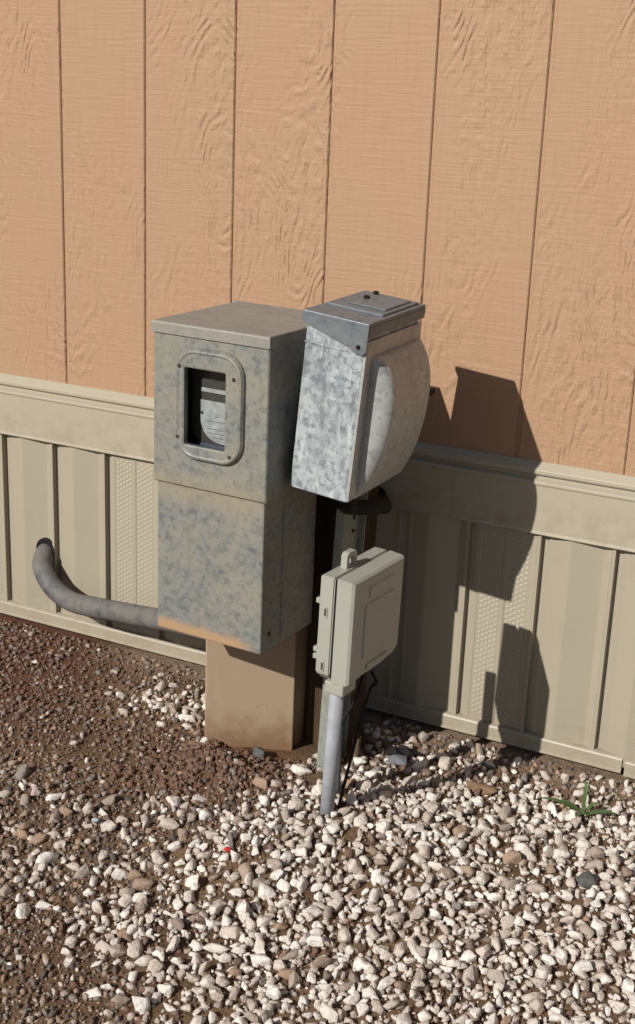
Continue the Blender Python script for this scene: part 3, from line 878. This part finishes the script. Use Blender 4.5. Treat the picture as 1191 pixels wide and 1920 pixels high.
# ------------------------------------------------------------------ gravel
DENS = np.array([(-0.072, -0.107, 0.02, 0.55), (0.048, -0.032, 0.02, 0.5), (0.248, -0.01, 0.02, 0.1), (0.261, -0.131, 0.12, 0.35), (0.42, -0.211, 0.6, 0.5), (0.166, -0.281, 0.03, 0.65), (0.503, -0.395, 0.06, 0.25), (0.58, -0.40, 0.02, 0.1), (0.663, -0.371, 0.02, 0.1), (0.40, -0.33, 0.08, 0.3), (0.45, -0.46, 0.05, 0.3), (0.512, -0.529, 0.03, 0.2), (0.274, -0.485, 0.10, 0.8), (0.375, -0.612, 0.3, 0.9), (0.502, -0.641, 0.3, 0.8), (0.645, -0.576, 0.45, 0.7), (0.667, -0.436, 0.08, 0.3), (0.766, -0.376, 0.5, 0.6), (0.835, -0.503, 0.8, 0.6), (0.833, -0.38, 0.8, 0.6), (0.573, -0.807, 0.45, 0.9), (0.682, -0.743, 0.4, 0.9), (0.8, -0.691, 0.6, 0.8), (0.622, -0.972, 0.2, 1.0), (0.702, -0.911, 0.55, 0.9), (0.826, -0.883, 0.7, 0.8), (0.715, -1.085, 0.08, 1.0), (0.797, -1.038, 0.2, 1.0), (0.892, -0.983, 0.5, 0.9), (0.908, -0.791, 0.85, 0.7), (0.988, -0.928, 0.9, 0.7), (0.915, -0.331, 0.9, 0.6), (1.066, -0.443, 0.95, 0.6), (1.198, -0.542, 0.95, 0.6), (1.383, -0.589, 1.0, 0.6), (1.109, -0.748, 1.0, 0.6), (1.316, -0.197, 0.85, 0.6), (1.165, -0.181, 0.75, 0.6), (0.839, -0.117, 0.5, 0.5), (0.995, -0.146, 0.5, 0.5), (1.098, -0.108, 0.4, 0.4), (1.164, -0.02, 0.05, 0.2), (1.275, -0.048, 0.3, 0.3), (1.314, -0.103, 0.6, 0.5), (1.199, -0.42, 0.7, 0.5), (1.288, -0.472, 0.6, 0.5), (0.779, -0.229, 0.3, 0.5), (0.919, -0.093, 0.25, 0.5), (0.736, -0.279, 0.1, 0.4), (1.47, -0.676, 1.0, 0.6), (1.095, -0.892, 1.0, 0.6),
                 (1.9, -0.05, 0.2, 0.3), (1.9, -0.3, 0.9, 0.6), (1.9, -1.2, 1.0, 0.6), (1.3, -1.4, 1.0, 0.6), (0.9, -1.4, 0.4, 1.0), (0.3, -1.3, 0.15, 1.0), (0.1, -0.8, 0.1, 0.9), (-0.4, -0.5, 0.05, 0.8), (-0.4, -0.1, 0.03, 0.6), (0.9, -0.01, 0.03, 0.15), (0.6, -0.01, 0.03, 0.1), (0.4, -0.03, 0.03, 0.1), (1.4, -0.01, 0.05, 0.2)])
def dens(x, y):
    d2 = (DENS[:, 0] - x) ** 2 + (DENS[:, 1] - y) ** 2 + 1e-4
    w = 1 / d2 ** 1.6
    return (w @ DENS[:, 2]) / w.sum(), (w @ DENS[:, 3]) / w.sum()

def stone_variant(npts, sub, seed):
    r = random.Random(seed)
    bm = nb()
    for _ in range(npts):
        v = Vector((r.gauss(0, 1), r.gauss(0, 1), r.gauss(0, 1))).normalized() * r.uniform(0.72, 1.0)
        v = Vector((math.copysign(abs(c) ** 0.75, c) for c in v))
        bm.verts.new(v)
    res = bmesh.ops.convex_hull(bm, input=bm.verts[:])
    junk = [e for e in res['geom_interior'] if isinstance(e, bmesh.types.BMVert)]
    if junk: bmesh.ops.delete(bm, geom=junk, context='VERTS')
    if sub:
        bmesh.ops.bevel(bm, geom=bm.edges[:], offset=0.11, segments=1, affect='EDGES', clamp_overlap=True)
        for v in bm.verts:
            v.co *= 1 + 0.14 * mnoise.noise(v.co * 2.1 + Vector((seed, 0, 0)))
    bmesh.ops.triangulate(bm, faces=bm.faces[:])
    bmesh.ops.recalc_face_normals(bm, faces=bm.faces[:])
    bm.verts.ensure_lookup_table()
    V = np.array([v.co[:] for v in bm.verts]); F = np.array([[v.index for v in f.verts] for f in bm.faces])
    bm.free()
    V -= (V.max(0) + V.min(0)) / 2
    V /= np.abs(V).max(0)
    return V, F

BIG = [stone_variant(14, True, 100 + k) for k in range(20)]
SMALL = [stone_variant(12, False, 300 + k) for k in range(14)]

# keep stones clear of things that stand in the ground
OBST = [(0.631, -0.21, 0.115), (0.66, -0.15, 0.075), (pbot.x + 0.003, pbot.y, 0.016), (0.747, -0.152, 0.06), (0.812, -0.33, 0.02), (0.81, -0.27, 0.02)]
def blocked(x, y, r):
    if y + r > -0.022: return True
    for ox, oy, orr in OBST:
        if (x - ox) ** 2 + (y - oy) ** 2 < (orr + r * 0.7) ** 2: return True
    return False

CELL = 0.03
def scatter(ntry, smin, smax, which, overlap, seed, region=(-0.5, 1.95, -1.45, -0.02)):
    r = random.Random(seed)
    grid = {}
    out = []
    for _ in range(ntry):
        x = r.uniform(region[0], region[1]); y = r.uniform(region[2], region[3])
        d = dens(x, y)[which]
        if which == 0: d *= 0.75 + 0.9 * (0.5 + 0.5 * mnoise.noise((x * 9, y * 9, 5.0)))
        if which == 0: d = d ** 2.9
        if r.random() > d: continue
        s = smin + (smax - smin) * r.random() ** 1.9
        if blocked(x, y, s): continue
        gx, gy = int(x / CELL), int(y / CELL)
        ok = True
        for a in (-1, 0, 1):
            for b in (-1, 0, 1):
                for (qx, qy, qs) in grid.get((gx + a, gy + b), ()):
                    if (qx - x) ** 2 + (qy - y) ** 2 < ((qs + s) * overlap) ** 2: ok = False; break
                if not ok: break
            if not ok: break
        if not ok: continue
        grid.setdefault((gx, gy), []).append((x, y, s))
        out.append((x, y, s))
    return out

def stone_matrix(x, y, s, r, lift, flat=(0.55, 0.95)):
    a = s * r.uniform(0.95, 1.5); b = s * r.uniform(0.55, 0.92); c = s * r.uniform(*flat)
    Rm = Matrix.Rotation(r.uniform(0, 6.283), 3, 'Z') @ Matrix.Rotation(r.gauss(0, 0.5), 3, 'X') @ Matrix.Rotation(r.gauss(0, 0.5), 3, 'Y')
    z = gz(x, y) + c * lift
    return np.array(Rm) @ np.diag((a, b, c)), np.array((x, y, z))

def tone_white(r):
    q = r.random()
    if q < 0.86: return r.uniform(0.0, 0.60)
    if q < 0.95: return r.uniform(0.62, 0.85)
    return r.uniform(0.85, 0.97)

def join(name, items, mat, tones, smooth=True):
    nv = sum(len(v[0]) for v, *_ in items); nf = sum(len(v[1]) for v, *_ in items)
    V = np.empty((nv, 3), np.float32); F = np.empty((nf, 3), np.int32); T = np.empty(nv, np.float32)
    iv = jf = 0
    for (vf, A, t), tone in zip(items, tones):
        n, m = len(vf[0]), len(vf[1])
        V[iv:iv + n] = vf[0] @ A.T + t; F[jf:jf + m] = vf[1] + iv; T[iv:iv + n] = tone
        iv += n; jf += m
    me = bpy.data.meshes.new(name)
    me.vertices.add(nv); me.vertices.foreach_set('co', V.ravel())
    me.loops.add(nf * 3); me.loops.foreach_set('vertex_index', F.ravel())
    me.polygons.add(nf); me.polygons.foreach_set('loop_start', np.arange(0, nf * 3, 3, dtype=np.int32))
    me.polygons.foreach_set('use_smooth', np.full(nf, smooth))
    me.update(calc_edges=True)
    at = me.attributes.new('tone', 'FLOAT', 'POINT'); at.data.foreach_set('value', T)
    me.materials.append(mat)
    o = bpy.data.objects.new(name, me)
    COL.objects.link(o)
    return o

rs = random.Random(5)
lay1 = scatter(90000, 0.0056, 0.0142, 0, 0.90, 21)
lay2 = [q for q in scatter(8000, 0.0050, 0.0115, 0, 1.0, 22) if dens(q[0], q[1])[0] > 0.55]
stones = [(x, y, s, 0.45) for x, y, s in lay1] + [(x, y, s, 1.15) for x, y, s in lay2]
# a few oversized ones
def inview(p):
    v = Vector(p) - CAM_POS
    d = v.dot(fwd)
    u = v.dot(R_) / d * FPX; w = v.dot(U_) / d * FPX
    return abs(u) < IMW / 2 - 6 and abs(w) < IMH / 2 - 6, d
rank = []
for k, (x, y, s, l) in enumerate(stones):
    ok, d = inview((x, y, 0))
    if ok: rank.append((s / d, k))
rank.sort(reverse=True)
single = {k for _, k in rank[:300]}
big_me = []
for k, (V, F) in enumerate(BIG):
    me = bpy.data.meshes.new('stone')
    me.from_pydata(V.tolist(), [], F.tolist())
    me.polygons.foreach_set('use_smooth', [True] * len(F))
    at = me.attributes.new('tone', 'FLOAT', 'POINT')
    big_me.append(me)
tone_mats = {}
items, tones = [], []
sidx = 0
for k, (x, y, s, l) in enumerate(stones):
    A, t = stone_matrix(x, y, s, rs, l)
    vi = rs.randrange(len(BIG))
    tn = tone_white(rs)
    if k in single:
        me = big_me[vi]
        if not me.materials: me.materials.append(STONE)
        o = bpy.data.objects.new('stone', me)
        COL.objects.link(o); o.parent = ground
        M4 = Matrix(A.tolist()).to_4x4(); M4.translation = t
        o.matrix_local = M4
    else:
        items.append((BIG[vi], A, t)); tones.append(tn)
g = join('gravel', items, GRAV, tones, True)
tag(g, 'loose bed of whitish and tan crushed gravel on the soil', 'gravel', kind='stuff')
peb = scatter(130000, 0.0020, 0.0074, 1, 0.86, 23)
n_clod0 = len(peb)
rc = random.Random(31)
while len(peb) < n_clod0 + 1500:
    x = rc.gauss(0.59, 0.085); y = rc.gauss(-0.40, 0.055)
    sz = 0.0015 + 0.0055 * rc.random() ** 2.6
    if not blocked(x, y, sz): peb.append((x, y, sz))
items, tones = [], []
for kk, (x, y, s) in enumerate(peb):
    A, t = stone_matrix(x, y, s, rs, 0.3, (0.7, 1.1))
    q = rs.random()
    tn = rs.uniform(0.3, 0.62) if q < 0.08 else (rs.uniform(0.68, 0.88) if q < 0.42 else rs.uniform(0.88, 1.0))
    dw = dens(x, y)[0]
    if dw > 0.5 and kk < n_clod0:
        if s > 0.0052: continue
        tn = rs.uniform(0.05, 0.62) if rs.random() < 0.5 else rs.uniform(0.915, 0.985)
    if x + 0.6 * (y + 0.3) < 0.36 and y > -0.5 and rs.random() < 0.7: tn = rs.uniform(0.905, 0.965)
    if kk >= n_clod0: tn = rs.uniform(0.935, 0.965)
    items.append((SMALL[rs.randrange(len(SMALL))], A, t)); tones.append(tn)
g = join('pebbles', items, GRAV, tones, True)
tag(g, 'small brown and grey pebbles scattered over the bare soil', 'pebbles', kind='stuff')
print('stones', len(stones), 'pebbles', len(peb))

# ------------------------------------------------------------------ distinct stones and scraps
def rock(name, x, y, size, mat, label, cat, seed, rz=0.0, lift=0.45):
    V, F = stone_variant(16, True, seed)
    bm = nb()
    vv = [bm.verts.new(Vector(p * np.array(size))) for p in V]
    for f in F: bm.faces.new([vv[i] for i in f])
    o = obj(name, bm, mat, None, smooth=True)
    o.location = (x, y, gz(x, y) + size[2] * lift); o.rotation_euler = (0.1, 0.05, rz)
    return tag(o, label, cat)
rock('blue_grey_stone', 0.900, -0.195, (0.020, 0.014, 0.011), BLUESTONE, 'blue grey stone lying in shade behind the grey pipe', 'stone', 901, 0.3, 0.9)
rock('dark_stone', 1.327, -0.398, (0.019, 0.015, 0.013), DARKSTONE, 'dark grey round stone among pale gravel at the right side', 'stone', 902, 0.3, 0.8)
rock('brown_stone', 0.545, -0.335, (0.017, 0.013, 0.012), BROWNSTONE, 'tan brown stone half buried in dirt left of the pedestal base', 'stone', 903, 0.6, 0.6)
rock('pale_slab_stone', 0.768, -0.330, (0.022, 0.011, 0.009), GRAV, 'long whitish stone lying just right of the pedestal base', 'stone', 904, 0.2, 0.9)
rock('dark_clod', 0.672, -0.318, (0.014, 0.010, 0.010), DARKSTONE, 'small dark clod in dirt at the foot of the tan base', 'stone', 905, 0.2, 0.7)
rock('brown_slab', 1.075, -0.205, (0.030, 0.018, 0.010), BROWNSTONE, 'flat brown stone in gravel at the edge of the box shadow', 'stone', 906, 0.1, 0.8)
rock('red_scrap', 0.800, -0.648, (0.007, 0.005, 0.004), RED, 'tiny red plastic scrap lying on the pale gravel', 'scrap', 907, 0.5, 3.2)
rock('blue_scrap', 0.545, -0.655, (0.007, 0.004, 0.003), BLUE, 'tiny pale blue scrap lying on the brown soil', 'scrap', 908, 0.5, 2.2)
# crumpled black scrap
bm = nb()
gr = [[bm.verts.new(((i - 4) * 0.007 + random.uniform(-.002, .002), (j - 3) * 0.006 + random.uniform(-.002, .002), 0.008 + 0.014 * (mnoise.noise((i * .6, j * .6, 2)) + .3) * (1 - ((i - 4) / 5) ** 2))) for i in range(9)] for j in range(7)]
for j in range(6):
    for i in range(8): bm.faces.new((gr[j][i], gr[j][i + 1], gr[j + 1][i + 1], gr[j + 1][i]))
o = obj('black_sheet_scrap', bm, BLACK, None)
o.location = (0.893, -0.163, gz(0.893, -0.163))
sol = o.modifiers.new('thickness', 'SOLIDIFY'); sol.thickness = 0.002
tag(o, 'crumpled scrap of black sheet lying in shade behind the blue grey stone', 'scrap')
# short stub pipe behind the grey pipe
bm = nb()
tube(bm, [(0, 0, -0.05), (0, 0, 0.044)], 0.0085, 14, cap=False); tube(bm, [(0, 0, -0.05), (0, 0, 0.040)], 0.0065, 14)
o = obj('pipe_stub', bm, RUST, None, smooth=True)
o.location = (0.826, -0.222, 0); o.rotation_euler = (0, 0.03, 0)
tag(o, 'short rusty brown pipe stub standing in gravel behind the grey pipe', 'pipe')
bm = nb(); tube(bm, [(0, 0, -0.02), (0.002, 0.001, 0.03), (-0.001, 0, 0.062)], [0.0016, 0.0014, 0.0010], 6)
o = obj('dry_twig', bm, TWIG, None); o.location = (0.823, -0.035, -0.005)
tag(o, 'thin dry stalk standing upright in shade against the skirting', 'twig')

# weed
wx, wy = 1.258, -0.188
weed = root('weed', Matrix.Translation((wx, wy, gz(wx, wy))), 'small green weed with long drooping blades growing in the gravel', 'weed')
def blade(az, ln, up0, droop, w, n=8):
    bm = nb(); rows = []
    for i in range(n + 1):
        t = i / n
        r = ln * t; z = up0 * math.sin(min(1, t * 1.15) * math.pi * 0.55) * 1.0 - droop * t * t
        ww = w * math.sin(math.pi * (0.12 + 0.88 * t)) ** 0.7 + 0.0004
        cx_, cy_ = math.cos(az) * r, math.sin(az) * r
        px, py = -math.sin(az), math.cos(az)
        rows.append([bm.verts.new((cx_ - px * ww, cy_ - py * ww, z + 0.004)), bm.verts.new((cx_, cy_, z + 0.002)), bm.verts.new((cx_ + px * ww, cy_ + py * ww, z + 0.004))])
    for i in range(n):
        for k in range(2): bm.faces.new((rows[i][k], rows[i][k + 1], rows[i + 1][k + 1], rows[i + 1][k]))
    obj('leaf', bm, LEAF, weed, smooth=True)
for a in ((3.30, 0.078, 0.024, 0.004, 0.0055), (3.05, 0.045, 0.020, 0.003, 0.0040), (0.30, 0.058, 0.016, 0.004, 0.0060), (0.75, 0.030, 0.022, 0.0, 0.004), (1.7, 0.016, 0.060, 0.0, 0.0032), (4.6, 0.034, 0.016, 0.002, 0.006)):
    blade(*a)
